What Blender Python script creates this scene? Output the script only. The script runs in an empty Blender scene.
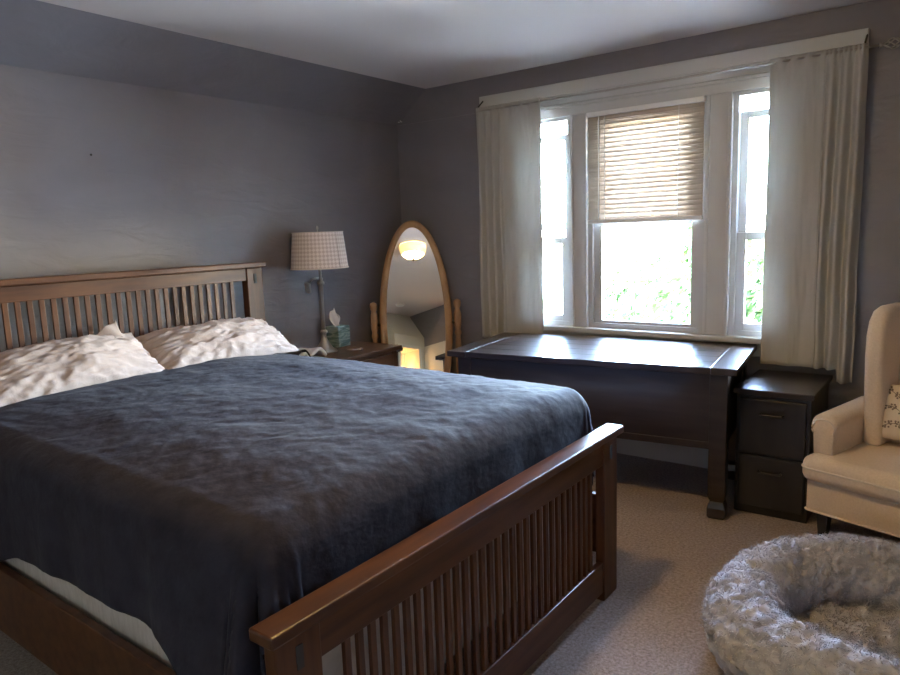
import bpy, bmesh, math, random
import numpy as np
from mathutils import Vector, Matrix, noise
random.seed(7); RNG = np.random.default_rng(11)
S = bpy.context.scene
COL = S.collection
PI = math.pi

# ------------------------------------------------------------------ camera
def set_camera():
    yaw, pit, rol, F = 0.6486, -0.1515, -0.0363, 687.37
    fw = Vector((-math.sin(yaw)*math.cos(pit), math.cos(yaw)*math.cos(pit), math.sin(pit)))
    r = Vector((math.cos(yaw), math.sin(yaw), 0)); u = r.cross(fw)
    r2 = math.cos(rol)*r + math.sin(rol)*u; u2 = -math.sin(rol)*r + math.cos(rol)*u
    cam = bpy.data.cameras.new('camera'); o = bpy.data.objects.new('camera', cam); COL.objects.link(o)
    m = Matrix((r2, u2, -fw)).transposed().to_4x4(); m.translation = (3.455, -4.004, 1.428)
    o.matrix_world = m
    cam.sensor_width = 36; cam.sensor_fit = 'HORIZONTAL'; cam.lens = F*36/900
    cam.clip_start = .05; cam.clip_end = 300
    S.camera = o
set_camera()

# ------------------------------------------------------------------ sky, sun, exposure
w = bpy.data.worlds.new('sky'); S.world = w; w.use_nodes = True
nt = w.node_tree; bg = nt.nodes['Background']
sk = nt.nodes.new('ShaderNodeTexSky'); sk.sky_type = 'NISHITA'; sk.sun_disc = False
sk.sun_elevation = math.radians(52); sk.sun_rotation = math.radians(20); sk.air_density = 1.0; sk.dust_density = .6; sk.ozone_density = 3.0
nt.links.new(sk.outputs[0], bg.inputs[0]); bg.inputs[1].default_value = 4.6
sun = bpy.data.lights.new('sun', 'SUN'); sun.energy = 20.0; sun.angle = .01; sun.color = (1, .99, .96)
so = bpy.data.objects.new('sun', sun); COL.objects.link(so); so.rotation_euler = (math.radians(14), math.radians(46), 0)
def portal(name, x, z, sx, sz):
    l = bpy.data.lights.new(name, 'AREA'); l.shape = 'RECTANGLE'; l.size = sx; l.size_y = sz
    l.cycles.is_portal = True
    o = bpy.data.objects.new(name, l); COL.objects.link(o); o.location = (x, .16, z); o.rotation_euler = (-PI/2, 0, 0)
portal('daylight_portal', 1.22, 1.46, .36, 1.36); portal('daylight_portal', 1.9, 1.46, .74, 1.36); portal('daylight_portal', 2.56, 1.46, .36, 1.36)
vs = S.view_settings; vs.view_transform = 'Standard'; vs.look = 'None'; vs.gamma = 1; vs.use_curve_mapping = False
S.display_settings.display_device = 'sRGB'
vs.exposure = 3.1
LAMP_POWER = 27.0
S.cycles.max_bounces = 10; S.cycles.diffuse_bounces = 7; S.cycles.transparent_max_bounces = 16
S.cycles.use_adaptive_sampling = False; S.cycles.use_guiding = True; S.cycles.guiding_training_samples = 64; S.cycles.use_denoising = True; S.cycles.sample_clamp_indirect = 6

# ------------------------------------------------------------------ materials
def srgb(r, g, b):
    f = lambda c: (c/255/12.92) if c/255 <= .04045 else ((c/255+.055)/1.055)**2.4
    return (f(r), f(g), f(b), 1)
MATS = {}
def mat(name, col, rough=.5, metal=0, spec=.5, col2=None, scale=(6, 6, 6), detail=4, bump=0, bscale=None, sheen=0, coat=0, trans=0, subs=0, lo=.35, hi=.65, dist=0):
    m = bpy.data.materials.new(name); m.use_nodes = True; n = m.node_tree; p = n.nodes['Principled BSDF']
    p.inputs['Base Color'].default_value = col; p.inputs['Roughness'].default_value = rough
    p.inputs['Metallic'].default_value = metal; p.inputs['Specular IOR Level'].default_value = spec
    if sheen:
        p.inputs['Sheen Weight'].default_value = sheen; p.inputs['Sheen Roughness'].default_value = .4
    if coat:
        p.inputs['Coat Weight'].default_value = coat; p.inputs['Coat Roughness'].default_value = .12
    def nz(sc):
        tc = n.nodes.new('ShaderNodeTexCoord'); mp = n.nodes.new('ShaderNodeMapping'); mp.inputs['Scale'].default_value = sc
        n.links.new(tc.outputs['Object'], mp.inputs[0]); t = n.nodes.new('ShaderNodeTexNoise')
        t.inputs['Scale'].default_value = 1; t.inputs['Detail'].default_value = detail; t.inputs['Distortion'].default_value = dist
        n.links.new(mp.outputs[0], t.inputs[0]); return t
    if col2:
        t = nz(scale); cr = n.nodes.new('ShaderNodeValToRGB'); cr.color_ramp.elements[0].position = lo; cr.color_ramp.elements[1].position = hi
        cr.color_ramp.elements[0].color = col; cr.color_ramp.elements[1].color = col2
        n.links.new(t.outputs[0], cr.inputs[0]); n.links.new(cr.outputs[0], p.inputs['Base Color'])
    if bump:
        t = nz(bscale or scale); b = n.nodes.new('ShaderNodeBump'); b.inputs['Strength'].default_value = bump; b.inputs['Distance'].default_value = .01
        n.links.new(t.outputs[0], b.inputs['Height']); n.links.new(b.outputs[0], p.inputs['Normal'])
    if trans:
        out = n.nodes['Material Output']; tr = n.nodes.new('ShaderNodeBsdfTranslucent'); tr.inputs[0].default_value = col
        mx = n.nodes.new('ShaderNodeMixShader'); mx.inputs[0].default_value = trans
        n.links.new(p.outputs[0], mx.inputs[1]); n.links.new(tr.outputs[0], mx.inputs[2]); n.links.new(mx.outputs[0], out.inputs[0])
    MATS[name] = m; return m
WALL = mat('grey_wall_paint', (.195, .182, .203, 1), .36, col2=(.218, .205, .226, 1), scale=(1.5, 1.5, 2.5), bump=.6, bscale=(5, 4, 13), detail=6, spec=.45, dist=1.2)
WHITEW = mat('white_wall_paint', (.48, .455, .41, 1), .6)
CEIL = mat('ceiling_paint', (.66, .585, .55, 1), .8, spec=.15, bump=.25, bscale=(7, 7, 7), detail=5)
TRIM = mat('white_trim_paint', (.52, .515, .495, 1), .4)
VINYL = mat('white_vinyl', (.46, .46, .45, 1), .4)
CARPET = mat('carpet_pile', (.22, .182, .170, 1), .95, col2=(.60, .52, .495, 1), scale=(85, 85, 85), detail=7, bump=1, bscale=(100, 100, 100), spec=.05, lo=.36, hi=.64)
for n_ in CARPET.node_tree.nodes:
    if n_.type == 'TEX_NOISE': n_.inputs['Roughness'].default_value = .85
CHERRY = mat('cherry_wood', (.050, .0165, .0065, 1), .42, col2=(.098, .038, .015, 1), scale=(30, 3.0, 30), detail=5, spec=.35, coat=.08)
CHERRY_V = mat('cherry_wood_upright', (.050, .0165, .0065, 1), .42, col2=(.098, .038, .015, 1), scale=(30, 30, 2.5), detail=5, spec=.35, coat=.05)
ESP = mat('espresso_wood', (.018, .013, .012, 1), .28, col2=(.035, .025, .021, 1), scale=(3, 30, 30), detail=5, spec=.5, coat=.3, bump=.03)
BLACKW = mat('black_stained_wood', (.014, .013, .013, 1), .3, col2=(.022, .02, .02, 1), scale=(20, 20, 2), coat=.2)
NIGHT = mat('brown_nightstand_wood', (.085, .04, .022, 1), .3, col2=(.15, .075, .04, 1), scale=(25, 3, 25), coat=.2)
OAK = mat('honey_oak', (.36, .20, .095, 1), .35, col2=(.48, .29, .15, 1), scale=(18, 18, 4), coat=.15)
BLANKET = mat('charcoal_plush', (.023, .0225, .037, 1), .85, col2=(.033, .0325, .051, 1), scale=(14, 14, 14), detail=5, bump=.4, bscale=(26, 20, 26), sheen=.03, spec=.15)
MATTRESS = mat('mattress_ticking', (.55, .54, .53, 1), .8, bump=.2, bscale=(60, 60, 60))
BOXSP = mat('box_spring_fabric', (.44, .41, .41, 1), .9, col2=(.52, .49, .49, 1), scale=(90, 20, 20), bump=.3)
PILLOW = mat('white_cotton', (.345, .285, .275, 1), .8, bump=.2, bscale=(22, 22, 22), detail=5, dist=.8, spec=.2)
CURTAIN = mat('linen_curtain', (.50, .495, .465, 1), .9, col2=(.53, .52, .49, 1), scale=(300, 300, 300), trans=.13, spec=.1, bump=.1)
BLIND = mat('vinyl_blind', (.62, .53, .44, 1), .5, trans=.05)
METAL = mat('brushed_nickel', (.46, .44, .40, 1), .35, metal=.85)
DARKMETAL = mat('dark_metal', (.06, .055, .05, 1), .4, metal=.8)
SHADE = mat('lamp_shade_fabric', (.70, .60, .52, 1), .85, trans=.25)
CHAIR = mat('cream_upholstery', (.66, .55, .44, 1), .85, col2=(.72, .61, .50, 1), scale=(120, 120, 120), bump=.15, sheen=.2, spec=.2)
CUSHION = mat('ivory_linen', (.74, .66, .57, 1), .9, bump=.15, bscale=(90, 90, 90), spec=.15)
EMBR = mat('embroidery_thread', (.26, .21, .18, 1), .8)
FURM = mat('grey_plush_fur', (.35, .36, .41, 1), .8, col2=(.46, .47, .52, 1), scale=(12, 12, 12), sheen=.4, spec=.2)
FURBASE = mat('grey_fabric_base', (.30, .30, .31, 1), .95)
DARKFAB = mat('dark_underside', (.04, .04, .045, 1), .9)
PAPER = mat('white_paper', (.80, .80, .80, 1), .6)
DARKCARD = mat('dark_card', (.025, .025, .028, 1), .5)
TISSUE = mat('tissue', (.85, .80, .76, 1), .9, trans=.2)
PLASTIC = mat('white_plastic', (.8, .79, .76, 1), .4)
STONE = mat('coaster_stone', (.26, .20, .17, 1), .5)
MIRROR = mat('silvered_glass', (.9, .9, .88, 1), .005, metal=1)
LAWN = mat('lawn_grass', (.42, .41, .35, 1), .9, col2=(.50, .49, .43, 1), scale=(.6, .6, .6))
LEAF = mat('leaf_green', (.035, .075, .012, 1), .6, col2=(.085, .13, .03, 1), scale=(1.2, 1.2, 1.2), trans=.25)
BARK = mat('bark', (.12, .08, .05, 1), .9)
SIDING = mat('pale_siding', (.22, .22, .23, 1), .6)
ROOFM = mat('grey_shingles', (.07, .07, .075, 1), .9)
DARKGLASS = mat('dark_glass', (.03, .04, .05, 1), .1)
def glass():
    m = bpy.data.materials.new('window_glass'); m.use_nodes = True; n = m.node_tree; n.nodes.clear()
    o = n.nodes.new('ShaderNodeOutputMaterial'); t = n.nodes.new('ShaderNodeBsdfTransparent'); g = n.nodes.new('ShaderNodeBsdfGlossy')
    g.inputs['Roughness'].default_value = .02; t.inputs[0].default_value = (.96, .97, .96, 1)
    f = n.nodes.new('ShaderNodeFresnel'); f.inputs[0].default_value = 1.45; mx = n.nodes.new('ShaderNodeMixShader')
    n.links.new(f.outputs[0], mx.inputs[0]); n.links.new(t.outputs[0], mx.inputs[1]); n.links.new(g.outputs[0], mx.inputs[2]); n.links.new(mx.outputs[0], o.inputs[0])
    return m
GLASS = glass()
def emis(name, col, st):
    m = bpy.data.materials.new(name); m.use_nodes = True; n = m.node_tree; p = n.nodes['Principled BSDF']
    p.inputs['Base Color'].default_value = (.8, .7, .5, 1); p.inputs['Emission Color'].default_value = col; p.inputs['Emission Strength'].default_value = st
    return m
def dome_glass():
    m = emis('lit_alabaster_glass', (1, .62, .20, 1), 1); n = m.node_tree; p = n.nodes['Principled BSDF']
    tc = n.nodes.new('ShaderNodeTexCoord'); sp = n.nodes.new('ShaderNodeSeparateXYZ'); n.links.new(tc.outputs['Object'], sp.inputs[0])
    cr = n.nodes.new('ShaderNodeMapRange'); cr.inputs[1].default_value = -.145; cr.inputs[2].default_value = -.10; cr.inputs[3].default_value = LAMP_POWER; cr.inputs[4].default_value = .17
    n.links.new(sp.outputs[2], cr.inputs[0]); n.links.new(cr.outputs[0], p.inputs['Emission Strength']); return m
DOME = dome_glass()
def tissue_pattern():
    m = mat('tissue_box_print', (.12, .22, .22, 1), .5, col2=(.34, .46, .44, 1), scale=(8, 8, 45), dist=1.5, lo=.42, hi=.58); return m
TBOX = tissue_pattern()
def quilt():
    m = mat('woven_shade_check', (.70, .60, .52, 1), .85, trans=.12); n = m.node_tree; p = n.nodes['Principled BSDF']
    tc = n.nodes.new('ShaderNodeTexCoord'); mp = n.nodes.new('ShaderNodeMapping'); mp.inputs['Rotation'].default_value = (0, 0, PI/4); mp.inputs['Scale'].default_value = (1, 1, 1)
    ch = n.nodes.new('ShaderNodeTexChecker'); ch.inputs['Scale'].default_value = 58
    ch.inputs[1].default_value = (.66, .56, .52, 1); ch.inputs[2].default_value = (.88, .80, .76, 1)
    n.links.new(tc.outputs['UV'], mp.inputs[0]); n.links.new(mp.outputs[0], ch.inputs[0]); n.links.new(ch.outputs[0], p.inputs['Base Color'])
    b = n.nodes.new('ShaderNodeBump'); b.inputs['Strength'].default_value = .4; b.inputs['Distance'].default_value = .004
    n.links.new(ch.outputs[1], b.inputs['Height']); n.links.new(b.outputs[0], p.inputs['Normal']); return m
SHADEM = quilt()

# ------------------------------------------------------------------ helpers
def obj(name, bm, m, parent=None, bevel=0, smooth=False, seg=2, subs=0):
    me = bpy.data.meshes.new(name)
    if isinstance(bm, bmesh.types.BMesh):
        bmesh.ops.recalc_face_normals(bm, faces=bm.faces[:]) if smooth != 'raw' else None
        bm.to_mesh(me); bm.free()
    else: me = bm
    for mm in (m if isinstance(m, (list, tuple)) else [m]): me.materials.append(mm)
    o = bpy.data.objects.new(name, me); COL.objects.link(o)
    if parent: o.parent = parent
    if smooth:
        me.polygons.foreach_set('use_smooth', [True]*len(me.polygons))
    if bevel:
        b = o.modifiers.new('bevel', 'BEVEL'); b.width = bevel; b.segments = seg; b.limit_method = 'ANGLE'; b.angle_limit = .6
    if subs:
        s = o.modifiers.new('subsurf', 'SUBSURF'); s.levels = subs; s.render_levels = subs
    return o
def tag(o, label=None, cat=None, group=None, kind=None):
    if label: o['label'] = label
    if cat: o['category'] = cat
    if group: o['group'] = group
    if kind: o['kind'] = kind
    return o
def thing(name, label, cat, loc=(0, 0, 0), rz=0, group=None):
    o = bpy.data.objects.new(name, None); COL.objects.link(o); o.empty_display_size = .1
    o.location = loc; o.rotation_euler = (0, 0, rz); return tag(o, label, cat, group)
def struct(name, bm, m, **k): return tag(obj(name, bm, m, **k), kind='structure')
def box(bm, a, b, M=None):
    vs_ = [bm.verts.new((x, y, z)) for x in (a[0], b[0]) for y in (a[1], b[1]) for z in (a[2], b[2])]
    for f in ((0, 1, 3, 2), (4, 6, 7, 5), (0, 4, 5, 1), (2, 3, 7, 6), (0, 2, 6, 4), (1, 5, 7, 3)): bm.faces.new([vs_[i] for i in f])
    if M is not None:
        for v in vs_: v.co = M @ v.co
    return bm
def bx(a, b, M=None): return box(bmesh.new(), a, b, M)
def quad(bm, *ps): bm.faces.new([bm.verts.new(p) for p in ps])
def lathe(bm, prof, n=32, c=(0, 0, 0), M=None):
    rings = []
    for r, z in prof:
        if r < 1e-5: rings.append([bm.verts.new((c[0], c[1], c[2]+z))])
        else: rings.append([bm.verts.new((c[0]+r*math.cos(2*PI*i/n), c[1]+r*math.sin(2*PI*i/n), c[2]+z)) for i in range(n)])
    for A, B in zip(rings, rings[1:]):
        for i in range(n):
            j = (i+1) % n
            if len(A) == 1 and len(B) == 1: continue
            if len(A) == 1: bm.faces.new((A[0], B[i], B[j]))
            elif len(B) == 1: bm.faces.new((A[i], A[j], B[0]))
            else: bm.faces.new((A[i], A[j], B[j], B[i]))
    if M is not None:
        for R in rings:
            for v in R: v.co = M @ v.co
    return bm
def tube(bm, pts, r, n=8, closed=False):
    pts = [Vector(p) for p in pts]; rings = []; N = len(pts); up = Vector((0, 0, 1))
    rr = r if isinstance(r, (list, tuple)) else [r]*N
    for i, p in enumerate(pts):
        if closed: d = pts[(i+1) % N]-pts[i-1]
        else: d = pts[min(i+1, N-1)]-pts[max(i-1, 0)]
        d.normalize(); a = d.cross(up)
        if a.length < .05: a = d.cross(Vector((1, 0, 0)))
        a.normalize(); b = a.cross(d)
        rings.append([bm.verts.new(p+rr[i]*(math.cos(2*PI*k/n)*a+math.sin(2*PI*k/n)*b)) for k in range(n)])
    for i in range(N if closed else N-1):
        A = rings[i]; B = rings[(i+1) % N]
        for k in range(n): bm.faces.new((A[k], A[(k+1) % n], B[(k+1) % n], B[k]))
    if not closed:
        bm.faces.new(rings[0][::-1]); bm.faces.new(rings[-1])
    return bm
def rbox(a, b, r, seg=5, M=None, bm0=None):
    bm = bx(a, b); bmesh.ops.recalc_face_normals(bm, faces=bm.faces[:])
    bmesh.ops.bevel(bm, geom=bm.edges[:]+bm.verts[:], offset=r, segments=seg, profile=.5, affect='EDGES', clamp_overlap=True)
    if M is not None:
        for v in bm.verts: v.co = M @ v.co
    return bm
def grid_mesh(name, P, closed_u=False):
    """P: array (nu, nv, 3) -> mesh"""
    nu, nv = P.shape[:2]; idx = np.arange(nu*nv).reshape(nu, nv); f = []
    for i in range(nu if closed_u else nu-1):
        k = (i+1) % nu
        for j in range(nv-1): f.append((idx[i, j], idx[k, j], idx[k, j+1], idx[i, j+1]))
    me = bpy.data.meshes.new(name); me.from_pydata(P.reshape(-1, 3).tolist(), [], [tuple(int(q) for q in t) for t in f]); me.update(); return me
def prism(bm, poly, d, M=None):
    """poly in (x,z), extruded along y over d=(y0,y1)"""
    A = [bm.verts.new((p[0], d[0], p[1])) for p in poly]; B = [bm.verts.new((p[0], d[1], p[1])) for p in poly]
    n = len(poly)
    for i in range(n): bm.faces.new((A[i], A[(i+1) % n], B[(i+1) % n], B[i]))
    bm.faces.new(A[::-1]); bm.faces.new(B)
    if M is not None:
        for v in A+B: v.co = M @ v.co
    return bm
fb = lambda x, y, z=0., s=1.: noise.fractal(Vector((x*s, y*s, z*s)), 1.0, 2.0, 4)

# ------------------------------------------------------------------ room shell
X1, Y1, HC, H1, XS = 4.15, -4.78, 2.445, 2.228, .282     # right wall, near wall, ceiling, foot of the slope, slope inset
struct('floor', bx((-.1, Y1-1.4, -.1), (X1+.1, .16, 0)), CARPET)
struct('ceiling', bx((XS-.05, Y1-.1, HC), (X1+.1, .16, HC+.1)), CEIL)
bm = bmesh.new(); prism(bm, [(-.1, 0), (0, 0), (0, H1), (XS, HC), (XS, HC+.1), (-.1, HC+.1)], (Y1, 0.16)); struct('wall_left', bm, WALL)
bm = bmesh.new(); prism(bm, [(X1+.1, 0), (X1, 0), (X1, HC), (X1+.1, HC)], (Y1, 0.16)); struct('wall_right', bm, WALL)
# window wall with three openings
WZ0, WZ1 = .80, 2.115
OPEN = [(1.03, 1.43), (1.538, 2.255), (2.392, 2.745)]
bm = bmesh.new(); xs_ = [0]+[v for o in OPEN for v in o]+[X1]
box(bm, (0, 0, 0), (X1, .16, WZ0)); box(bm, (0, 0, WZ1), (X1, .16, HC))
for a, b in zip(xs_[0::2], xs_[1::2]): box(bm, (a, 0, WZ0), (b, .16, WZ1))
struct('wall_far', bm, WALL)
# near wall, white, with a built-in closet nook in the corner (both seen only in the mirror)
struct('wall_near', bx((0, Y1-.1, 0), (X1, Y1, HC)), WHITEW)
bm = bmesh.new(); CX0, CX1, CZ = 3.66, 4.02, 1.83
def nook(x0, x1, z0): prism(bm, [(Y1, z0), (-4.46, z0), (-4.46, 2.03), (Y1, HC-.002)], (x0, x1), Matrix(((0, 1, 0, 0), (1, 0, 0, 0), (0, 0, 1, 0), (0, 0, 0, 1))))
nook(3.56, CX0, 0); nook(CX1, X1, 0); nook(CX0, CX1, CZ); struct('wall_closet', bm, WHITEW)
bm = bmesh.new(); box(bm, (CX0-.05, -4.46, 0), (CX0, -4.445, CZ+.05)); box(bm, (CX1, -4.46, 0), (CX1+.05, -4.445, CZ+.05)); box(bm, (CX0, -4.46, CZ), (CX1, -4.445, CZ+.05)); struct('trim_1', bm, TRIM, bevel=.004)
# white closet doors on the right wall
bm = bmesh.new(); box(bm, (X1-.03, -4.44, 0), (X1, -2.4, 1.88)); struct('door_1', bm, TRIM, bevel=.004)
# skirting
bm = box(bmesh.new(), (.0, -.016, 0), (X1, 0, .13)); box(bm, (0, -.02, .13), (X1, 0, .145)); struct('baseboard_far', bm, TRIM, bevel=.003)
struct('baseboard_left', bx((0, Y1, 0), (.016, -.02, .13)), TRIM, bevel=.003)
# thin moulding line running round the room at the foot of the slope
bm = box(bmesh.new(), (.004, -.006, H1-.006), (.76, 0, H1+.006)); struct('trim_2', bm, WALL)

o = obj('wall_nail', lathe(bmesh.new(), [(0, 0), (.002, 0), (.002, .012), (.006, .013), (.005, .015), (0, .016)], 12, M=Matrix.Translation((-.002, -2.292, 1.864)) @ Matrix.Rotation(PI/2, 4, 'Y')), BLACKW, smooth=True); tag(o, 'small dark nail left in the grey wall above the headboard', 'nail')
t = thing('wall_hook', 'tiny white hook high in the far wall by the room corner', 'hook', (.035, 0, 2.246))
for x in (-.012, .012): obj('prong', tube(bmesh.new(), [(x, .002, 0), (x, -.014, 0), (x, -.018, .008)], .0035, 8), PLASTIC, t)

# ------------------------------------------------------------------ window casing
bm = bmesh.new(); box(bm, (.76, -.03, 2.243), (3.005, 0, 2.318)); struct('trim_3', bm, TRIM, bevel=.003)          # long head board
bm = bmesh.new()
box(bm, (.93, -.026, 2.19), (2.845, 0, 2.243)); box(bm, (.93, -.022, WZ1+.0), (2.845, 0, 2.19)); box(bm, (.93, -.032, 2.168), (2.845, 0, 2.186))
for a, b in ((.93, 1.03), (1.43, 1.538), (2.255, 2.392), (2.745, 2.845)):
    box(bm, (a, -.022, WZ0), (b, 0, WZ1))
for a, b in ((1.43, 1.448), (1.518, 1.538), (2.255, 2.275), (2.372, 2.392)):
    box(bm, (a, -.03, WZ0), (b, -.022, WZ1))
struct('trim_4', bm, TRIM, bevel=.003)
bm = bmesh.new(); box(bm, (.90, -.06, WZ0-.03), (2.875, .0, WZ0)); box(bm, (.93, -.02, WZ0-.11), (2.845, 0, WZ0-.03)); struct('trim_5', bm, TRIM, bevel=.005)
def frame_bars(bm, x0, x1, z0, z1, y0, y1, w, wb=None, wt=None):
    wb = wb or w; wt = wt or w
    box(bm, (x0, y0, z0), (x0+w, y1, z1)); box(bm, (x1-w, y0, z0), (x1, y1, z1))
    box(bm, (x0+w, y0, z0), (x1-w, y1, z0+wb)); box(bm, (x0+w, y0, z1-wt), (x1-w, y1, z1))
def window(n, x0, x1, side):
    root = thing('window_%d' % n, None, None); root['kind'] = 'structure'
    bm = bmesh.new(); frame_bars(bm, x0, x1, WZ0, WZ1, -.008, .15, .03, .03, .022)
    obj('window_frame', bm, VINYL, root, bevel=.002)
    a, b = x0+.03, x1-.03
    if side:
        # the upper sash hangs a little low and leaves a bright gap above it
        bm = bmesh.new(); frame_bars(bm, a, b, 1.332, 2.015, .034, .062, .042, .040, .036); s1 = obj('upper_sash', bm, VINYL, root, bevel=.003)
        obj('pane', bx((a+.042, .046, 1.372), (b-.042, .050, 1.979)), GLASS, s1)
        obj('storm_rail', bx((a, .10, 1.420), (b, .12, 1.466)), VINYL, root)
        bm = bmesh.new(); frame_bars(bm, a, b, WZ0+.03, 1.371, .0, .030, .05, .04, .042); s2 = obj('lower_sash', bm, VINYL, root, bevel=.003)
        obj('pane', bx((a+.05, .013, WZ0+.07), (b-.05, .017, 1.329)), GLASS, s2)
        obj('pane', bx((a, .126, 2.0), (b, .13, 2.093)), GLASS, root)
    else:
        bm = bmesh.new(); frame_bars(bm, a, b, 1.43, 2.09, .045, .072, .055, .04, .04); s1 = obj('upper_sash', bm, VINYL, root, bevel=.003)
        obj('pane', bx((a+.055, .056, 1.47), (b-.055, .060, 2.05)), GLASS, s1)
        bm = bmesh.new(); frame_bars(bm, a, b, WZ0+.03, 1.47, .012, .042, .052, .018, .04); s2 = obj('lower_sash', bm, VINYL, root, bevel=.003)
        obj('pane', bx((a+.052, .025, WZ0+.048), (b-.052, .029, 1.43)), GLASS, s2)
window(1, *OPEN[0], True); window(2, *OPEN[1], False); window(3, *OPEN[2], True)

# ------------------------------------------------------------------ blind in the centre window
def blind():
    x0, x1 = 1.548, 2.247
    t = thing('window_blind', 'cream horizontal slat blind half lowered over the centre window', 'blind', (0, 0, 0))
    obj('headrail', bx((x0, -.046, 2.085), (x1, -.010, 2.113)), PLASTIC, t, bevel=.003)
    bm = bmesh.new(); n = 22; zt, zb = 2.072, 1.487; a = math.radians(71)
    for i in range(n):
        z = zt+(zb-zt)*i/(n-1); c = -.028; prof = []
        for k in range(5):
            s = (k-2)/2*.0165; bow = .003*(1-(s/.0165)**2)
            prof.append((c+s*math.cos(a)+bow*math.sin(a), z+s*math.sin(a)-bow*math.cos(a)))
        rows = [[bm.verts.new((x, y, zz+dz)) for (y, zz) in prof for dz in (0,)] for x in (x0+.004, x1-.004)]
        for k in range(4): bm.faces.new((rows[0][k], rows[1][k], rows[1][k+1], rows[0][k+1]))
    s = obj('slats', bm, BLIND, t, smooth='raw'); sd = s.modifiers.new('thick', 'SOLIDIFY'); sd.thickness = .0012
    obj('bottom_rail', bx((x0+.002, -.043, 1.448), (x1-.002, -.013, 1.472)), PLASTIC, t, bevel=.004)
    for x in (1.665, 2.11):
        obj('ladder_cord', tube(bmesh.new(), [(x, -.044, 2.085), (x, -.045, 1.47)], .0016, 6), PAPER, t)
    obj('tilt_wand', tube(bmesh.new(), [(1.632, -.052, 2.09), (1.630, -.053, 1.46)], .004, 8), PLASTIC, t)
blind()

# ------------------------------------------------------------------ curtains and rod
def curtain(name, label, x0, x1, fold, zbot, y=-.09, seed=0):
    """fold(u) -> amplitude of the folds along the width (0..1); zbot(u) hem height"""
    t = thing(name, label, 'curtain', (0, 0, 0), group=None)
    nu, nv = 110, 60; P = np.zeros((nu, nv, 3)); ph = 0; phs = []
    for i in range(nu):
        u = i/(nu-1); amp, fr = fold(u); ph += fr/(nu-1)*2*PI; phs.append(ph)
    for i in range(nu):
        u = i/(nu-1); amp, fr = fold(u); zb = zbot(u)
        for j in range(nv):
            v = j/(nv-1); z = 2.238+(zb-2.238)*v
            a = amp*(.35+.65*min(1, v*4))
            yy = y+.028*fb(u*3+seed, v*1.2)*v + a*math.sin(phs[i]+.5*math.sin(v*3+seed)) + .006*fb(u*12+seed, v*5)*(1-v)
            xx = x0+(x1-x0)*u + .012*fb(v*2, seed+u*2)*v
            if z > 2.19: yy = y+(yy-y)*.35+.005*math.sin(phs[i]*3)
            P[i, j] = (xx, min(yy, -.036), z)
    o = obj('panel', grid_mesh('panel', P), CURTAIN, t, smooth='raw'); sd = o.modifiers.new('thick', 'SOLIDIFY'); sd.thickness = .003; sd.offset = 0
    return t
def foldL(u):
    return (.022, 9) if u < .42 else (.006, 2.5)
curtain('curtain', 'pale linen curtain at the left window beside the oval mirror', .765, 1.255, foldL, lambda u: .70, seed=1, y=-.085)
def foldR(u):
    return (.007, 2.2) if u < .58 else (.026, 7)
curtain('curtain', 'pale linen curtain at the right window above the black cabinet', 2.585, 3.015, foldR, lambda u: .668 if u < .84 else .60, seed=5, y=-.088)
t = thing('curtain_rod', 'thin dark rod with twisted cage finial carrying both curtains', 'curtain rod')
obj('rod', tube(bmesh.new(), [(.772, -.085, 2.214), (3.06, -.085, 2.218)], .006, 12), METAL, t, smooth=True)
def finial(x, s):
    bm = lathe(bmesh.new(), [(0, 0), (.012, 0), (.012, .01), (.006, .014), (.006, .02)], 12)
    for k in range(5):
        pts = []
        for i in range(14):
            q = i/13; a = 2*PI*k/5+q*2.4; r = .004+.020*math.sin(PI*q); pts.append((r*math.cos(a), r*math.sin(a), .02+.07*q))
        tube(bm, pts, .0032, 6)
    lathe(bm, [(0, .085), (.007, .088), (.006, .098), (0, .103)], 10)
    M = Matrix.Translation((x, -.085, 2.218)) @ Matrix.Rotation(s*PI/2, 4, 'Y')
    for v in bm.verts: v.co = M @ v.co
    obj('finial', bm, METAL, t, smooth=True)
finial(3.058, 1)
for x in (.79, 3.0):
    obj('bracket', tube(bmesh.new(), [(x, -.0305, 2.285), (x, -.05, 2.27), (x, -.085, 2.243)], .005, 8), DARKMETAL, t)

# ------------------------------------------------------------------ bed
BY0, BY1, BXH, BXF = -3.235, -1.585, .28, 2.40        # post outer faces, headboard face, footboard face
bed = thing('bed_frame', 'dark cherry mission bed frame with slatted headboard and low slatted footboard', 'bed', (0, 0, 0))
def end_panel(name, xf, th, ztop, pw, zr, zb, nsl, sl_w, margin, capover, zlow, BY0=BY0, BY1=BY1):
    """xf = face towards the foot of the room"""
    x0, x1 = xf-th, xf
    bm = bmesh.new()
    box(bm, (x0+.008, BY0+pw, zr), (x1-.006, BY1-pw, ztop-.03)); box(bm, (x0+.008, BY0+pw, zlow), (x1-.006, BY1-pw, zb))
    p = obj(name, bm, CHERRY, bed, bevel=.003)
    obj('cap', bx((x0-.014, BY0-.022, ztop-.028), (x1+.022, BY1+.016, ztop)), CHERRY, p, bevel=.005)
    for s, yo, yi in ((1, BY1, BY1-pw), (-1, BY0, BY0+pw)):
        bm = bmesh.new(); box(bm, (x0, min(yo, yi), 0), (x1, max(yo, yi), ztop-.03))
        q = obj('post', bm, CHERRY_V, p, bevel=.004)
        c = (yo+yi)/2
        obj('tenon_inlay', bx((x1-.004, c-.009, ztop-.115), (x1+.0025, c+.009, ztop-.062)), DARKFAB, q)
    bm = bmesh.new(); ya, yb = BY0+pw+margin, BY1-pw-margin
    for i in range(nsl):
        c = ya+(yb-ya)*i/(nsl-1); box(bm, (xf-th/2-.006, c-sl_w/2, zb-.002), (xf-th/2+.006, c+sl_w/2, zr+.002))
    obj('slats', bm, CHERRY_V, p, bevel=.0015)
    return p
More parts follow.
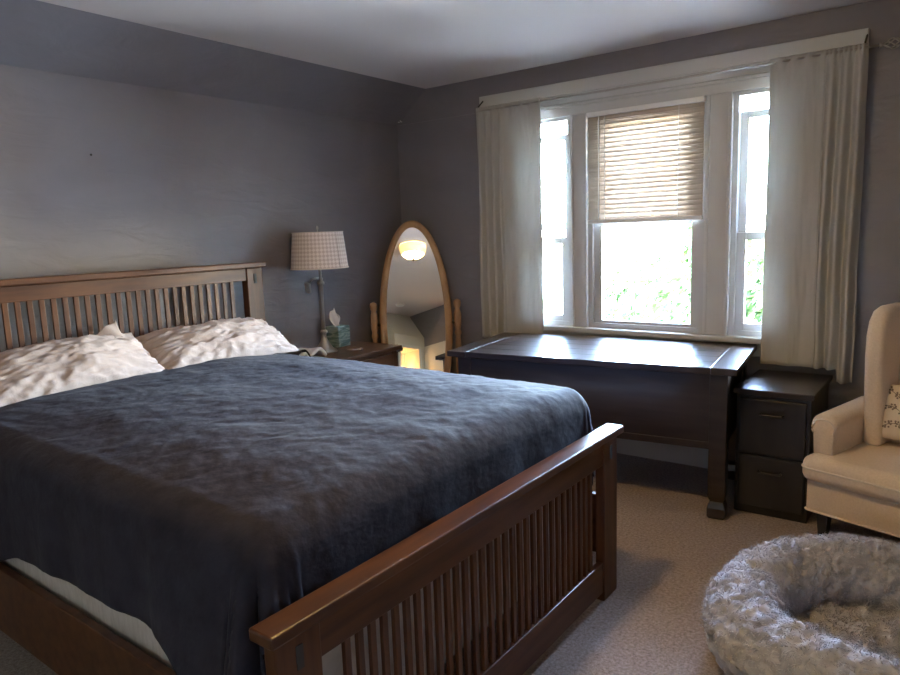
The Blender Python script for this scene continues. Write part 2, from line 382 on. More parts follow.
end_panel('headboard', .285, .05, 1.303, .105, 1.205, .62, 29, .022, .088, .04, .52, BY0-.045, BY1+.042)
end_panel('footboard', 2.412, .036, .672, .12, .545, .160, 31, .019, .085, .04, .035)
for y0, y1 in ((BY0+.012, BY0+.038), (BY1-.038, BY1-.012)):
    obj('side_rail', bx((.285, y0, .15), (2.35, y1, .392)), CHERRY, bed, bevel=.003)

bs = rbox((.315, -3.18, .19), (2.325, -1.64, .56), .03); o = obj('box_spring', bs, BOXSP, smooth=True); tag(o, 'pale grey box spring showing below the blanket edge', 'box spring')
mt = rbox((.315, -3.165, .56), (2.315, -1.655, .80), .06); o = obj('mattress', mt, MATTRESS, smooth=True); tag(o, 'thick mattress under the charcoal blanket', 'mattress')

# blanket
def blanket():
    cx0, cx1, cy0, cy1 = .36, 2.335, -3.195, -1.628
    top = .826; R = .09; ix1, iy0, iy1 = cx1-R, cy0+R, cy1-R
    Lf, Ls0, Ls1 = .36, .41, .43       # cloth beyond the inset edge: foot, near side, far side
    nu, nv = 240, 240
    U = np.linspace(cx0, ix1+Lf, nu); Vv = np.linspace(iy0-Ls0, iy1+Ls1, nv); P = np.zeros((nu, nv, 3))
    for i, a in enumerate(U):
        for j, b in enumerate(Vv):
            px = min(a, ix1); py = min(max(b, iy0), iy1); dx, dy = a-px, b-py; d = math.hypot(dx, dy)
            # crown + wrinkles
            ex = min(1, max(0, (ix1-px)/.5)); ey = min(1, (min(py-iy0, iy1-py))/.35)
            crown = .028*math.sin(PI/2*min(1, ey))*(.65+.35*math.sin(PI/2*ex))
            wr = .007*fb(a*2.2, b*2.2, .3)+.0045*fb(a*7, b*4.5, 1.7)+.0022*fb(a*17+3*fb(a*3, b*3), b*11, 4.1)
            z = top+crown+wr
            if d < 1e-9: P[i, j] = (a, b, z); continue
            nx, ny = dx/d, dy/d; arc = R*PI/2
            if d < arc:
                t = d/R; h = R*math.sin(t); dr = R*(1-math.cos(t))
            else:
                h = R; dr = R+(d-arc)
            drop = max(0, d-arc*.6)
            corner = (nx*abs(ny)*2)             # 1 on the diagonal
            # folds hanging off the edge
            s = (px if abs(ny) > .7 else py) if (abs(nx) < .02 or abs(ny) < .02) else math.atan2(ny, nx)*.55+5
            per = math.sin(s*19+1.3)*.5+math.sin(s*33+.4)*.3+fb(s*5, .5)*.6
            fo = min(1, drop/.25)*(.010 if nx < .05 else .006)
            if 0 < corner: fo = min(1, drop/.2)*(.010+.032*corner)
            if ny > .5: fo *= .4
            out = fo*per + fo*.7
            if ny < -.2: out += (.006+.05*min(1, max(0, (px-1.9)/.25)))*min(1, drop/.3)*abs(ny)
            x = px+nx*(h+out); y = py+ny*(h+out)
            if nx > .02: x = min(x, 2.345 if z-dr < .69 else 2.355)
            P[i, j] = (x, y, z-dr+.006*fb(a*3, b*3, 9)*min(1, drop/.2))
            # hem rises and falls along the near side
            if ny < -.5 and nx < .3:
                k = min(1, drop/.3); sm_ = lambda t_: max(0, min(1, t_))**2*(3-2*max(0, min(1, t_)))
                P[i, j, 2] += k*(.004*fb(px*2.5, 7.7) + .02*sm_((px-1.0)/.35) - .07*sm_((1.15-px)/.3) - .09*sm_((px-1.93)/.3))
    o = obj('blanket', grid_mesh('blanket', P), BLANKET, smooth='raw'); sd = o.modifiers.new('thick', 'SOLIDIFY'); sd.thickness = .008; sd.offset = 1
    tag(o, 'charcoal plush blanket spread over the whole bed', 'blanket')
blanket()

# pillows
def pillow(loc, rot, W, D, T, seed, label, flap=False):
    t = thing('pillow', label, 'pillow', loc, group='pillows against the headboard'); t.rotation_euler = rot
    n = 72; top = np.zeros((n, n, 3)); bot = np.zeros((n, n, 3))
    for i in range(n):
        for j in range(n):
            u = -1+2*i/(n-1); v = -1+2*j/(n-1)
            ku = 1-.07*(1-abs(v)**2.2)*abs(u)**8*0-.05*(1-v*v)*abs(u)**6; kv = 1-.10*(1-u*u)*abs(v)**6
            x = u*W/2*ku; y = v*D/2*kv
            h = max(0, (1-abs(u)**2.1))**.70*max(0, (1-abs(v)**2.2))**.66
            ra = math.atan2(v, u); rd = max(abs(u), abs(v))
            rid = lambda a_, b_: (1-abs(fb(a_, b_, seed)))**3
            wr = .010*fb(u*2.2+seed, v*2+seed)+.0055*(rid(u*2.6+v*1.3, v*2.2+seed)-.45)+.0032*(rid(u*6+1.5*fb(u*2, v*2), v*4-seed)-.45)+.0045*rd**3*math.sin(ra*26+3*fb(u*3, v*3, seed))
            e = min(1, h*5)
            edge = .006*fb(u*6, v*6, seed)
            top[i, j] = (x, y, T*.62*h+wr*1.6*e+edge*(1-e)); bot[i, j] = (x, y, -T*.38*h-.004+edge*(1-e))
    P = np.concatenate([top, bot[:, ::-1]], axis=1)
    me = grid_mesh('pillowcase', P); o = obj('pillowcase', me, PILLOW, t, smooth='raw')
    if flap:
        n = 24; Q = np.zeros((n, 10, 3))
        for i in range(n):
            for j in range(10):
                u = i/(n-1); v = j/9
                Q[i, j] = (W/2*.42+.15*u+.01*v, D/2*(.62)+.095*v*(.3+.7*u), .035+.035*u*v+.008*math.sin(u*9+v*3))
        f = obj('open_case_flap', grid_mesh('open_case_flap', Q), PILLOW, t, smooth='raw'); sd = f.modifiers.new('thick', 'SOLIDIFY'); sd.thickness = .004
    return t
# local x -> world +y (width), local y -> towards the headboard and up
pillow((.452, -1.98, .91), (math.radians(27), 0, PI/2), .80, .345, .16, 2, 'plump white pillow at the lamp side of the bed')
pillow((.455, -2.73, .913), (math.radians(30), math.radians(-2), PI/2+.02), .80, .35, .165, 8, 'rumpled white pillow left of the plump one, overlapping its corner', flap=True)

# ------------------------------------------------------------------ nightstand and what stands on it
NZ = .70
t = thing('nightstand', 'brown wooden nightstand between the bed and the oval mirror', 'nightstand', (0, 0, 0))
obj('top', bx((.02, -1.46, NZ-.028), (.475, -.60, NZ)), NIGHT, t, bevel=.006)
obj('carcass', bx((.035, -1.43, .30), (.44, -.63, NZ-.028)), NIGHT, t, bevel=.003)
for x in (.04, .40):
    for y in (-1.435, -.665): obj('leg', bx((x, y, 0), (x+.045, y+.04, NZ-.03)), NIGHT, t, bevel=.003)
d = obj('drawer', bx((.438, -1.39, .50), (.455, -.67, .65)), NIGHT, t, bevel=.004)
obj('knob', lathe(bmesh.new(), [(0, 0), (.006, 0), (.006, .012), (.014, .018), (.012, .026), (0, .029)], 16, M=Matrix.Translation((.455, -1.03, .575)) @ Matrix.Rotation(PI/2, 4, 'Y')), DARKMETAL, d, smooth=True)

t = thing('table_lamp', 'nickel table lamp with cream checked drum shade on the nightstand', 'lamp', (.2, -1.035, NZ))
obj('base', lathe(bmesh.new(), [(0, 0), (.078, 0), (.080, .006), (.076, .016), (.058, .024), (.050, .034), (.040, .05), (.024, .075), (.016, .10), (.0145, .12), (.022, .126), (.024, .134), (.020, .142), (.0125, .148), (0, .148)], 40), METAL, t, smooth=True)
obj('pole', lathe(bmesh.new(), [(0, .146), (.0125, .146), (.0115, .30), (.0145, .43), (.022, .436), (.024, .444), (.020, .452), (.012, .458), (.015, .47), (.009, .48), (.009, .60), (0, .60)], 24), METAL, t, smooth=True)
def shade_mesh():
    n = 72; rows = [(.178, .535), (.178, .54), (.172, .60), (.163, .69), (.156, .755), (.156, .76)]
    P = np.array([[(r*math.cos(2*PI*i/n), r*math.sin(2*PI*i/n), z) for r, z in rows] for i in range(n+1)])
    me = grid_mesh('shade', P); uv = me.uv_layers.new(name='UVMap')
    nv = len(rows)
    for lp in me.loops:
        i, j = divmod(lp.vertex_index, nv); uv.data[lp.index].uv = (i/n*1.1, (rows[j][1]-.53)*1.0)
    return me
s = obj('lamp_shade', shade_mesh(), SHADEM, t, smooth='raw'); sd = s.modifiers.new('thick', 'SOLIDIFY'); sd.thickness = .002
for r, z in ((.179, .537), (.157, .758)): obj('shade_trim', tube(bmesh.new(), [(r*math.cos(2*PI*k/60), r*math.sin(2*PI*k/60), z) for k in range(60)], .003, 6, True), CUSHION, s, smooth=True)
bm = bmesh.new(); tube(bm, [(0, 0, .74), (0, .155, .755)], .002, 6); tube(bm, [(0, 0, .74), (.134, -.078, .755)], .002, 6); tube(bm, [(0, 0, .74), (-.134, -.078, .755)], .002, 6); tube(bm, [(0, 0, .60), (0, 0, .775)], .004, 8)
obj('spider', bm, METAL, t)
obj('bulb', lathe(bmesh.new(), [(0, .60), (.014, .60), (.016, .63), (.03, .67), (.028, .70), (0, .715)], 20), PLASTIC, t, smooth=True)
bm = tube(bmesh.new(), [(0, -.012, .475), (-.03, -.04, .47), (-.04, -.055, .45)], .006, 8)
rb = rbox((-.02, -.012, -.035), (.02, .012, .035), .008, 3, Matrix.Translation((-.045, -.068, .418)) @ Matrix.Rotation(.35, 4, 'X') @ Matrix.Rotation(.3, 4, 'Y'))
me_ = bpy.data.meshes.new('tmp'); rb.to_mesh(me_); rb.free(); bm.from_mesh(me_)
obj('switch', bm, METAL, t, smooth=True)
bm = lathe(bmesh.new(), [(0, .775), (.006, .775), (.008, .785), (.005, .795), (0, .80)], 12); obj('finial', bm, METAL, t, smooth=True)

t = thing('tissue_box', 'teal striped cube tissue box beside the lamp with a tissue pulled up', 'tissue box', (.092, -.815, NZ), rz=.12)
obj('carton', bx((-.058, -.06, 0), (.058, .06, .137)), TBOX, t, bevel=.003)
n = 22; P = np.zeros((n, 14, 3))
for i in range(n):
    for j in range(14):
        u = i/(n-1)*2-1; v = j/13; wdt = .016+.055*math.sin(PI*min(1, v*.62+.06))*(1-.45*v)
        P[i, j] = (.012*math.sin(u*5+v*2)*(1-.4*v)-.008*v, u*wdt-.02*v, .134+.125*v*(1-.25*u*u*v)-.022*abs(u)*v+.006*math.sin(u*7))
o = obj('tissue', grid_mesh('tissue', P), TISSUE, t, smooth='raw'); sd = o.modifiers.new('thick', 'SOLIDIFY'); sd.thickness = .001

o = obj('coaster', lathe(bmesh.new(), [(0, 0), (.05, 0), (.053, .004), (.053, .010), (.046, .012), (.044, .009), (0, .009)], 32, c=(.30, -.875, NZ)), STONE, smooth=True); tag(o, 'round brown coaster near the front edge of the nightstand', 'coaster')

t = thing('magazine', 'open magazine with dark cover and curling white pages beside the lamp base', 'magazine', (.28, -1.315, NZ), rz=.1)
def sheet(off, w0, w1, L, h, n=20):
    P = np.zeros((n, 10, 3))
    for i in range(n):
        for j in range(10):
            u = i/(n-1); v = j/9-.5; P[i, j] = (v*L, w0+(w1-w0)*u, .003+off+h*math.sin(PI*u)**.8*(1+.25*v)+.004*math.sin(u*9+v*4))
    return P
for nm, P, th, m_ in (('pages', sheet(.010, .02, .16, .14, .040), .022, PAPER), ('pages', sheet(.012, -.075, .018, .13, .028), .024, PAPER), ('cover', sheet(.014, -.115, .024, .155, .052), .005, DARKCARD)):
    o = obj(nm, grid_mesh(nm, P), m_, t, smooth='raw'); sd = o.modifiers.new('thick', 'SOLIDIFY'); sd.thickness = th; sd.offset = 0

# ------------------------------------------------------------------ cheval mirror
t = thing('standing_mirror', 'oval tilting floor mirror in a honey oak stand in the corner', 'mirror', (.352, -.30, 0), rz=math.radians(40.6))
MZ, TILT = .80, math.radians(11)
Mt = Matrix.Translation((0, 0, MZ)) @ Matrix.Rotation(-TILT, 4, 'X')   # local -y faces the room; top leans back
def oval(a, b, n=72): return [(a*math.cos(2*PI*k/n), b*math.sin(2*PI*k/n)) for k in range(n)]
def ring_mesh(ai, bi, ao, bo, y0, y1):
    bm = bmesh.new(); I, O = oval(ai, bi), oval(ao, bo); mid = oval((ai+ao)/2, (bi+bo)/2); n = len(I)
    rows = [[Mt @ Vector((p[0], y, p[1])) for p in R] for R, y in ((I, y1), (I, y0+.006), (oval(ai+.006, bi+.006), y0), (mid, y0-.006), (oval(ao-.006, bo-.006), y0), (O, y0+.006), (O, y1))]
    vs_ = [[bm.verts.new(p) for p in R] for R in rows]
    for q in range(len(vs_)):
        A, B = vs_[q], vs_[(q+1) % len(vs_)]
        for k in range(n): bm.faces.new((A[k], A[(k+1) % n], B[(k+1) % n], B[k]))
    return bm
fr = obj('oval_frame', ring_mesh(.206, .685, .256, .735, -.014, .012), OAK, t, smooth=True)
bm = bmesh.new(); A = [bm.verts.new(Mt @ Vector((p[0], -.004, p[1]))) for p in oval(.208, .687)]; B = [bm.verts.new(Mt @ Vector((p[0], .002, p[1]))) for p in oval(.208, .687)]
bm.faces.new(A); bm.faces.new(B[::-1])
for k in range(72): bm.faces.new((A[k], A[(k+1) % 72], B[(k+1) % 72], B[k]))
obj('mirror_glass', bm, MIRROR, fr)
for s in (-1, 1):
    prof = [(0, .02), (.022, .02), (.022, .30), (.026, .31), (.026, .33), (.016, .35), (.020, .45), (.024, .55), (.020, .66), (.016, .70), (.024, .715), (.024, .73), (.017, .745), (.022, .76), (.026, .78), (.026, .86), (.020, .885), (.015, .895), (.024, .915), (.027, .935), (.022, .955), (0, .965)]
    o = obj('post', lathe(bmesh.new(), prof, 24, c=(s*.295, 0, 0)), OAK, t, smooth=True)
    obj('pivot_knob', lathe(bmesh.new(), [(0, 0), (.012, 0), (.012, .03), (0, .03)], 12, M=Matrix.Translation((s*.272, 0, .80)) @ Matrix.Rotation(-s*PI/2, 4, 'Y')), DARKMETAL, o)
    bm = prism(bmesh.new(), [(-.14, 0), (-.10, 0), (-.06, .03), (.06, .03), (.10, 0), (.14, 0), (.14, .025), (.06, .075), (-.06, .075), (-.14, .025)], (-.018, .018), Matrix.Translation((s*.295, 0, 0)) @ Matrix.Rotation(PI/2, 4, 'Z'))
    obj('foot', bm, OAK, t, bevel=.004)
bm = tube(bmesh.new(), [(-.27, 0, .20), (.27, 0, .20)], .014, 12); obj('stretcher', bm, OAK, t, smooth=True)

# ------------------------------------------------------------------ desk under the window
dr = math.radians(6.6); L, D = 1.545, .755
t = thing('desk', 'long espresso wood desk with planked top under the window', 'desk', (2.635, -.755, 0), rz=dr)   # origin: front right corner, local -x along the front
Mloc = Matrix.Identity(4)
bm = bmesh.new(); be = .115
n = 5
for i in range(n): box(bm, (-L+be+.0015, D*i/n+.0015, .728), (-be-.0015, D*(i+1)/n-.0015, .76))
box(bm, (-be, 0, .728), (0, D, .76)); box(bm, (-L, 0, .728), (-L+be, D, .76)); box(bm, (-L+.02, .02, .722), (-.02, D-.02, .75))
obj('top', bm, ESP, t, bevel=.003)
bm = bmesh.new(); a = .045
for p, q in (((-L+a+.06, a+.01, .35), (-a-.06, a+.035, .722)), ((-L+a+.06, D-a-.035, .35), (-a-.06, D-a-.01, .722)), ((-L+a+.015, a+.06, .35), (-L+a+.04, D-a-.06, .722)), ((-a-.04, a+.06, .35), (-a-.015, D-a-.06, .722))): box(bm, p, q)
obj('apron', bm, ESP, t, bevel=.002)
obj('apron_rail', bx((-L+a+.06, a+.002, .35), (-a-.06, a+.012, .385)), ESP, t, bevel=.003)
for x in (-L+a, -a-.08):
    for y in (a, D-a-.08):
        bm = bmesh.new(); c = (x+.04, y+.04)
        prev = None
        for hw, z in ((.033, 0), (.042, .012), (.042, .055), (.034, .082), (.031, .09), (.036, .10), (.040, .115), (.040, .728)):
            R = [bm.verts.new((c[0]+sx*hw, c[1]+sy*hw, z)) for sx, sy in ((-1, -1), (1, -1), (1, 1), (-1, 1))]
            if prev is None: bm.faces.new(R[::-1])
            else:
                for k in range(4): bm.faces.new((prev[k], prev[(k+1) % 4], R[(k+1) % 4], R[k]))
            prev = R
        bm.faces.new(prev); obj('leg', bm, ESP, t, bevel=.003)

# ------------------------------------------------------------------ black two drawer cabinet
t = thing('filing_cabinet', 'small black wooden two drawer cabinet below the right curtain', 'cabinet', (0, 0, 0))
x0, x1, y0, y1 = 2.585, 2.915, -.565, -.07
obj('body', bx((x0, y0+.02, 0), (x1, y1, .605)), BLACKW, t, bevel=.003)
obj('top', bx((x0-.01, y0-.01, .605), (x1+.015, y1+.005, .632)), ESP, t, bevel=.004)
for za, zb_ in ((.045, .30), (.315, .585)):
    q = obj('drawer', bx((x0+.018, y0, za), (x1-.018, y0+.02, zb_)), BLACKW, t, bevel=.004)
    cx = (x0+x1)/2; z = zb_-.07
    obj('handle', tube(bmesh.new(), [(cx-.05, y0, z), (cx-.048, y0-.02, z), (cx-.03, y0-.026, z), (cx+.03, y0-.026, z), (cx+.048, y0-.02, z), (cx+.05, y0, z)], .005, 8), DARKMETAL, q, smooth=True)

# ------------------------------------------------------------------ wingback armchair
t = thing('armchair', 'cream wingback armchair in the corner right of the black cabinet', 'armchair', (2.932, -.725, 0), rz=-math.radians(16.4))   # origin: front left corner of the base; local +x along the front, +y to the back
CW, CD = .72, .60
obj('base', rbox((0, 0, .135), (CW, CD, .30), .02, 4), CHAIR, t, smooth=True)
o = obj('seat_cushion', rbox((-.012, -.045, .285), (CW+.012, CD-.14, .405), .045, 6), CHAIR, t, smooth=True)
for v in o.data.vertices:
    if v.co.z > .34: v.co.z += .022*math.sin(PI*min(1, max(0, v.co.x/CW)))*math.sin(PI*min(1, max(0, (v.co.y+.05)/(CD-.09))))
def piping(pts, par, name='piping'): return obj(name, tube(bmesh.new(), pts, .005, 6, True), CUSHION, par, smooth=True)
zc = .352
def rrect(x0, x1, y0, y1, r, z):
    return [(cx+r*math.cos(a), cy+r*math.sin(a), z) for cx, cy, a0 in ((x1-r, y1-r, 0), (x0+r, y1-r, PI/2), (x0+r, y0+r, PI), (x1-r, y0+r, 1.5*PI)) for a in np.linspace(a0, a0+PI/2, 7)]
piping(rrect(-.012, CW+.012, -.046, CD-.14, .045, zc), o)
bk = bmesh.new()
B = rbox((.11, CD-.155, .28), (CW-.11, CD-.03, 1.04), .05, 6); 
for v in B.verts:
    v.co.y += (v.co.z-.3)*.04
obj('backrest', B, CHAIR, t, smooth=True)
# wings: outline in (depth, height), given thickness
def wing(s):
    poly = [(.30, .40), (.285, .56), (.275, .68), (.265, .80), (.268, .91), (.29, .98), (.33, 1.022), (.39, 1.036), (.56, 1.036), (.575, .7), (.57, .40)]
    bm = bmesh.new(); th = .075; xo = 0.10 if s < 0 else CW-.10-th
    A = [bm.verts.new((xo, p[0], p[1])) for p in poly]; Bv = [bm.verts.new((xo+th, p[0], p[1])) for p in poly]; n = len(poly)
    for i in range(n): bm.faces.new((A[i], A[(i+1) % n], Bv[(i+1) % n], Bv[i]))
    bm.faces.new(A[::-1]); bm.faces.new(Bv)
    bmesh.ops.recalc_face_normals(bm, faces=bm.faces[:])
    obj('wing', bm, CHAIR, t, bevel=.026, smooth=True, seg=5)
def arm(s):
    bm = bmesh.new(); n = 14; x0_ = 0.0 if s < 0 else CW-.10
    # rounded roll on a thin body, swept from front to back
    prof = [(.018, .26)]+[(.05-.055*math.cos(a), .535+.05*math.sin(a)) for a in np.linspace(-.55, PI+.45, n)]+[(.088, .26)]
    rows = []
    for y, sc in ((.032, .82), (.038, .96), (.05, 1), (.2, 1), (.34, 1), (.46, 1)):
        rows.append([bm.verts.new((x0_+.05+(p[0]-.05)*sc, y, .42+(p[1]-.42)*(sc if p[1] > .42 else 1)+.02*max(0, y-.05))) for p in prof])
    m = len(prof)
    for A, Bq in zip(rows, rows[1:]):
        for k in range(m): bm.faces.new((A[k], A[(k+1) % m], Bq[(k+1) % m], Bq[k]))
    bm.faces.new(rows[0]); bm.faces.new(rows[-1][::-1])
    bmesh.ops.recalc_face_normals(bm, faces=bm.faces[:])
    a_ = obj('arm', bm, CHAIR, t, smooth=True)
    f = [(x0_+.05+(p[0]-.05)*.86, .030, .42+(p[1]-.42)*(.86 if p[1] > .42 else 1)) for p in prof[1:-1]]
    obj('arm_piping', tube(bmesh.new(), f, .004, 6), CUSHION, a_, smooth=True)
for s in (-1, 1): wing(s); arm(s)
for x, y in ((.055, .07), (CW-.055, .07), (.06, CD-.06), (CW-.06, CD-.06)):
    bm = bmesh.new(); prev = None
    for hw, z in ((.016, 0), (.026, .14)):
        R = [bm.verts.new((x+sx*hw, y+sy*hw, z)) for sx, sy in ((-1, -1), (1, -1), (1, 1), (-1, 1))]
        if prev is None: bm.faces.new(R[::-1])
        else:
            for k in range(4): bm.faces.new((prev[k], prev[(k+1) % 4], R[(k+1) % 4], R[k]))
        prev = R
    bm.faces.new(prev); obj('leg', bm, BLACKW, t, bevel=.002)
piping(rrect(-.002, CW+.002, -.002, CD+.002, .02, .146), t)
# lumbar cushion with embroidered sprigs
Mch = Matrix.Translation((2.932, -.725, 0)) @ Matrix.Rotation(-math.radians(16.4), 4, 'Z')
cu = thing('throw_pillow', 'ivory lumbar pillow with embroidered flower sprigs on the armchair', 'pillow', Mch @ Vector((.355, .365, .562)), rz=-math.radians(16.4)); cu.rotation_euler = (math.radians(-14), 0, -math.radians(16.4))
def cush_h(u, v): return .055*max(0, (1-abs(u)**3))**.6*max(0, (1-abs(v)**3))**.6
n = 40; F_ = np.zeros((n, n, 3)); K_ = np.zeros((n, n, 3)); CWd, CHt = .225, .125
for i in range(n):
    for j in range(n):
        u, v = -1+2*i/(n-1), -1+2*j/(n-1); h = cush_h(u, v); x = u*CWd*(1-.03*(1-v*v)); z = v*CHt*(1-.05*(1-u*u))
        F_[i, j] = (x, -h, z); K_[i, j] = (x, h, z)
cv = obj('cover', grid_mesh('cover', np.concatenate([F_, K_[:, ::-1]], axis=1)), CUSHION, cu, smooth='raw')
rs = random.Random(3)
def onp(x, z): return (x, -cush_h(x/CWd, z/CHt)-.001, z)
for side in (-1, 1):
    bm = bmesh.new()
    for k in range(3):
        x0_ = side*(.20-.012*k); z0_ = -.085+.075*k
        pts = [onp(x0_-side*q*.10, z0_+.035*math.sin(q*2.2+k)) for q in np.linspace(0, 1, 8)]; tube(bm, pts, .0016, 5)
        for q in range(8):
            p = pts[q]; a = rs.uniform(0, 2*PI); r = rs.uniform(.008, .014)
            for m_ in range(5 if q % 3 == 0 else 2):
                b = a+m_*2*PI/5; c = onp(p[0]+math.cos(b)*r, p[2]+math.sin(b)*r)
                lathe(bm, [(0, -.002), (.0045, 0), (0, .002)], 8, M=Matrix.Translation(c) @ Matrix.Rotation(PI/2, 4, 'X'))
    obj('embroidered_sprig', bm, EMBR, cv)

# ------------------------------------------------------------------ plush dog bed
t = thing('dog_bed', 'round grey shaggy donut dog bed on the carpet by the armchair', 'dog bed', (3.315, -1.69, 0))
RC, RT, ZC = .383, .112, .162
def lump(a, p):
    q = Vector((math.cos(a)*(.375+.11*math.cos(p)), math.sin(a)*(.375+.11*math.cos(p)), .11*math.sin(p)))
    w_ = Vector((noise.noise(q*20), noise.noise(q*20+Vector((5, 0, 0))), noise.noise(q*20+Vector((0, 5, 0)))))*.02
    return .011*(1-abs(noise.noise((q+w_)*34))*2.4)+.006*noise.noise(q*75)
def ring_pt(a, p, k=1.0):
    wob = 1+.05*fb(math.cos(a)*1.3, math.sin(a)*1.3, 3.3)+.10*fb(math.cos(a)*5+p, math.sin(a)*5, p*2)+.03*math.sin(a*7+1)*max(0, math.sin(p))
    rt = RT*k*wob; zs_ = 1.0+.12*fb(math.cos(a)*1.5, math.sin(a)*1.5, 8.1)
    r = RC+rt*math.cos(p)*(1.08 if math.cos(p) > 0 else .95)
    return Vector((r*math.cos(a), r*math.sin(a), max(.004, ZC*zs_+rt*math.sin(p)*1.12)))+lump(a, p)*Vector((math.cos(a)*math.cos(p), math.sin(a)*math.cos(p), math.sin(p)))*max(0, min(1, (math.sin(p)+1)*2))
na, npp = 320, 90; P = np.zeros((na, npp+1, 3))
for i in range(na):
    for j in range(npp+1): P[i, j] = ring_pt(2*PI*i/na, 2*PI*j/npp)
bol = obj('bolster', grid_mesh('bolster', P, True), FURM, t, smooth='raw')
def cen_pt(r, a):
    x, y = r*math.cos(a), r*math.sin(a)
    return Vector((x, y, .105+.04*fb(x*7, y*7, 2.2)+.02*fb(x*14, y*14, 5)))
P = np.array([[cen_pt(.345*j/14, 2*PI*i/64) for j in range(15)] for i in range(64)])
pad = obj('inner_pad', grid_mesh('inner_pad', P, True), FURM, t, smooth='raw')
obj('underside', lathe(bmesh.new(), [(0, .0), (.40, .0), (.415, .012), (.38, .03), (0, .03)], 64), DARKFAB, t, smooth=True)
def tufts(name, samples, par, L, wd, seed):
    r = np.random.default_rng(seed); V_, F2 = [], []
    for p, nrm in samples:
        # curling lock: tapered 3-sided strand
        nrm = nrm.normalized(); rv = Vector(r.normal(size=3)); swirl = Vector((fb(p.x*16, p.y*16, p.z*16), fb(p.x*16+7, p.y*16, p.z*16), fb(p.x*16, p.y*16+5, p.z*16)))*3.2
        tan = (rv*.25+swirl+Vector((0, 0, -.35))); tan -= tan.dot(nrm)*nrm; tan = tan.normalized() if tan.length > 1e-4 else Vector((1, 0, 0))
        l = L*r.uniform(.65, 1.25); side = nrm.cross(tan); base = len(V_); c1 = r.uniform(-.35, .35)
        segs = 4
        for k in range(segs+1):
            q = k/segs; c = p-nrm*.004+nrm*(l*.62*math.sin(q*1.9))+tan*(l*.75*q*q+.12*l*q)+side*(c1*l*q*q)
            wk = wd*(1-.8*q)
            V_ += [c+side*wk, c-side*wk*.6+nrm*wk*.8, c-side*wk*.6-nrm*wk*.4]
        for k in range(segs):
            a = base+3*k
            for m_ in range(3): F2.append((a+m_, a+(m_+1) % 3, a+3+(m_+1) % 3, a+3+m_))
    me = bpy.data.meshes.new(name); me.from_pydata([tuple(v) for v in V_], [], F2); me.update()
    o = obj(name, me, FURM, par, smooth='raw'); tag(o, kind='stuff'); return o
sm = []
for _ in range(26000):
    a = random.uniform(0, 2*PI); p = random.uniform(-1.0, PI+1.1); q = ring_pt(a, p); e = ring_pt(a, p+.05)-q; f = ring_pt(a+.02, p)-q
    nr = f.cross(e)
    c = Vector((RC*math.cos(a), RC*math.sin(a), ZC))
    if nr.dot(q-c) < 0: nr = -nr
    if q.z > .02: sm.append((q, nr))
tufts('bolster_fur', sm, bol, .015, .0022, 5)
sm = []
for _ in range(6000):
    a = random.uniform(0, 2*PI); r = .31*math.sqrt(random.random()); sm.append((cen_pt(r, a), Vector((0, 0, 1))+.5*Vector((random.gauss(0, 1), random.gauss(0, 1), 0))))
tufts('pad_fur', sm, pad, .018, .0026, 9)

# ------------------------------------------------------------------ ceiling lamp and smoke detector (seen in the mirror)
t = thing('ceiling_light', 'lit amber glass dome light on the ceiling, reflected in the oval mirror', 'ceiling light', (2.18, -2.38, HC))
obj('canopy', lathe(bmesh.new(), [(0, 0), (.10, 0), (.10, -.02), (.05, -.03), (.012, -.04), (.012, -.17), (0, -.17)], 40), METAL, t, smooth=True)
k_ = .8
d = obj('glass_dome', lathe(bmesh.new(), [(r*k_, z*.95) for r, z in [(.195, -.004), (.193, -.045), (.188, -.07), (.165, -.105), (.12, -.135), (.06, -.152), (.012, -.157), (.012, -.152), (.06, -.146), (.12, -.128), (.16, -.10), (.184, -.068), (.187, -.045), (.188, -.004)]], 48), DOME, t, smooth=True)
obj('finial', lathe(bmesh.new(), [(0, -.148), (.014, -.150), (.016, -.161), (.008, -.173), (.006, -.183), (0, -.188)], 16), DARKMETAL, t, smooth=True)
t = thing('closet_bulb', 'warm glowing bulb in the closet nook behind, glimpsed low in the mirror', 'light bulb', (3.84, Y1+.002, 1.55))
obj('socket', lathe(bmesh.new(), [(0, 0), (.04, 0), (.04, .015), (.02, .02), (.02, .05), (0, .05)], 20, M=Matrix.Rotation(-PI/2, 4, 'X')), PLASTIC, t, smooth=True)
obj('bulb', lathe(bmesh.new(), [(0, .05), (.014, .05), (.016, .07), (.03, .10), (.03, .12), (.02, .14), (0, .147)], 20, M=Matrix.Rotation(-PI/2, 4, 'X')), emis('lit_bulb', (1, .55, .18, 1), 22), t, smooth=True)
o = obj('smoke_detector', lathe(bmesh.new(), [(0, HC), (.065, HC), (.065, HC-.02), (.055, HC-.032), (0, HC-.035)], 32, c=(3.56, -4.3, 0)), PLASTIC, smooth=True); tag(o, 'small white round smoke detector on the ceiling, glimpsed in the mirror', 'smoke detector')

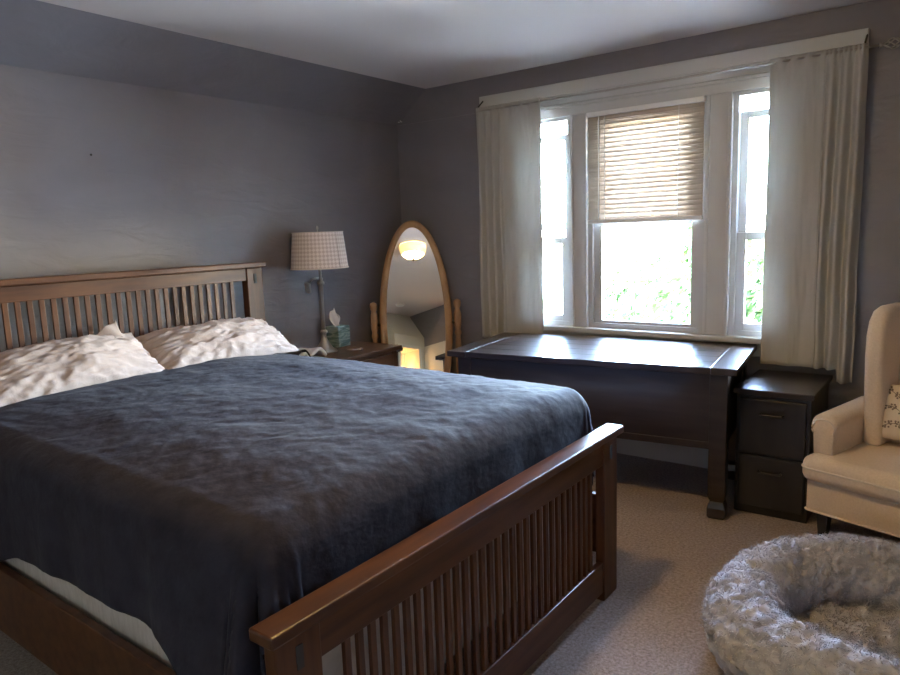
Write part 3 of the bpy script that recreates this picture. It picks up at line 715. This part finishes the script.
# ------------------------------------------------------------------ outdoors
struct('lawn', bx((-40, .6, -3.2), (45, 70, -3.0)), LAWN)
def tree(name, label, loc, h, r, nleaf, seed, trunk=True):
    t = thing(name, label, 'tree' if trunk else 'bush', loc, group='trees in the garden')
    rs = np.random.default_rng(seed); V_, F2 = [], []
    blobs = [(rs.normal(size=3)*np.array([r*.45, r*.45, h*.16])+np.array([0, 0, h*.68 if trunk else h*.5]), r*rs.uniform(.35, .62)) for _ in range(9)]
    for k in range(nleaf):
        c, br = blobs[rs.integers(len(blobs))]; d = rs.normal(size=3); d /= np.linalg.norm(d)
        p = Vector(c+d*br*rs.uniform(.75, 1.05)); p.z = max(p.z, .05); nn = Vector(d+rs.normal(size=3)*.6).normalized(); a = nn.orthogonal().normalized(); b = nn.cross(a); s = rs.uniform(.05, .10)
        i = len(V_); V_ += [tuple(p+a*s), tuple(p+b*s*.5+nn*s*.2), tuple(p-a*s), tuple(p-b*s*.5+nn*s*.2)]; F2.append((i, i+1, i+2, i+3))
    me = bpy.data.meshes.new('foliage'); me.from_pydata(V_, [], F2); me.update(); obj('foliage', me, LEAF, t)
    if trunk:
        bm = tube(bmesh.new(), [(0, 0, -.05), (.05, .02, h*.3), (0, .05, h*.62)], [r*.09, r*.07, r*.03], 10)
        for k in range(5):
            c, br = blobs[k]; tube(bm, [(0.03, .03, h*.4), tuple(np.array([0, 0, h*.5])*.5+c*.5), tuple(c)], [r*.04, r*.03, r*.015], 7)
        obj('trunk', bm, BARK, t, smooth=True)
tree('leafy_tree', 'pale green leafy tree beyond the centre window', (-2.6, 11, -3), 3.7, 1.7, 9000, 1)
tree('leafy_tree', 'leafy tree close beyond the right window', (1.5, 4.4, -3), 4.1, 1.0, 8000, 2)
tree('leafy_tree', 'leafy tree beyond the left window beside the pale house', (-7.6, 12.0, -3), 4.1, 1.3, 7000, 3)
tree('round_bush', 'low round bush on the lawn below the centre window', (-1.75, 8.2, -3), 2.9, 1.0, 6000, 4, False)
t = thing('neighbour_house', 'pale sided house with grey roof far beyond the left window', 'house', (-13, 19, -3), rz=.3)
obj('wall', bx((-4, -2.5, 0), (4, 2.5, 3.3)), SIDING, t)
obj('roof', prism(bmesh.new(), [(-4.4, 3.25), (4.4, 3.25), (0, 5.2)], (-2.8, 2.8)), ROOFM, t)
for x in (-2.4, 0, 2.4): 
    f = obj('window', bx((x-.5, -2.56, 1.0), (x+.5, -2.5, 2.5)), SIDING, t); obj('pane', bx((x-.4, -2.58, 1.1), (x+.4, -2.56, 2.4)), DARKGLASS, f)
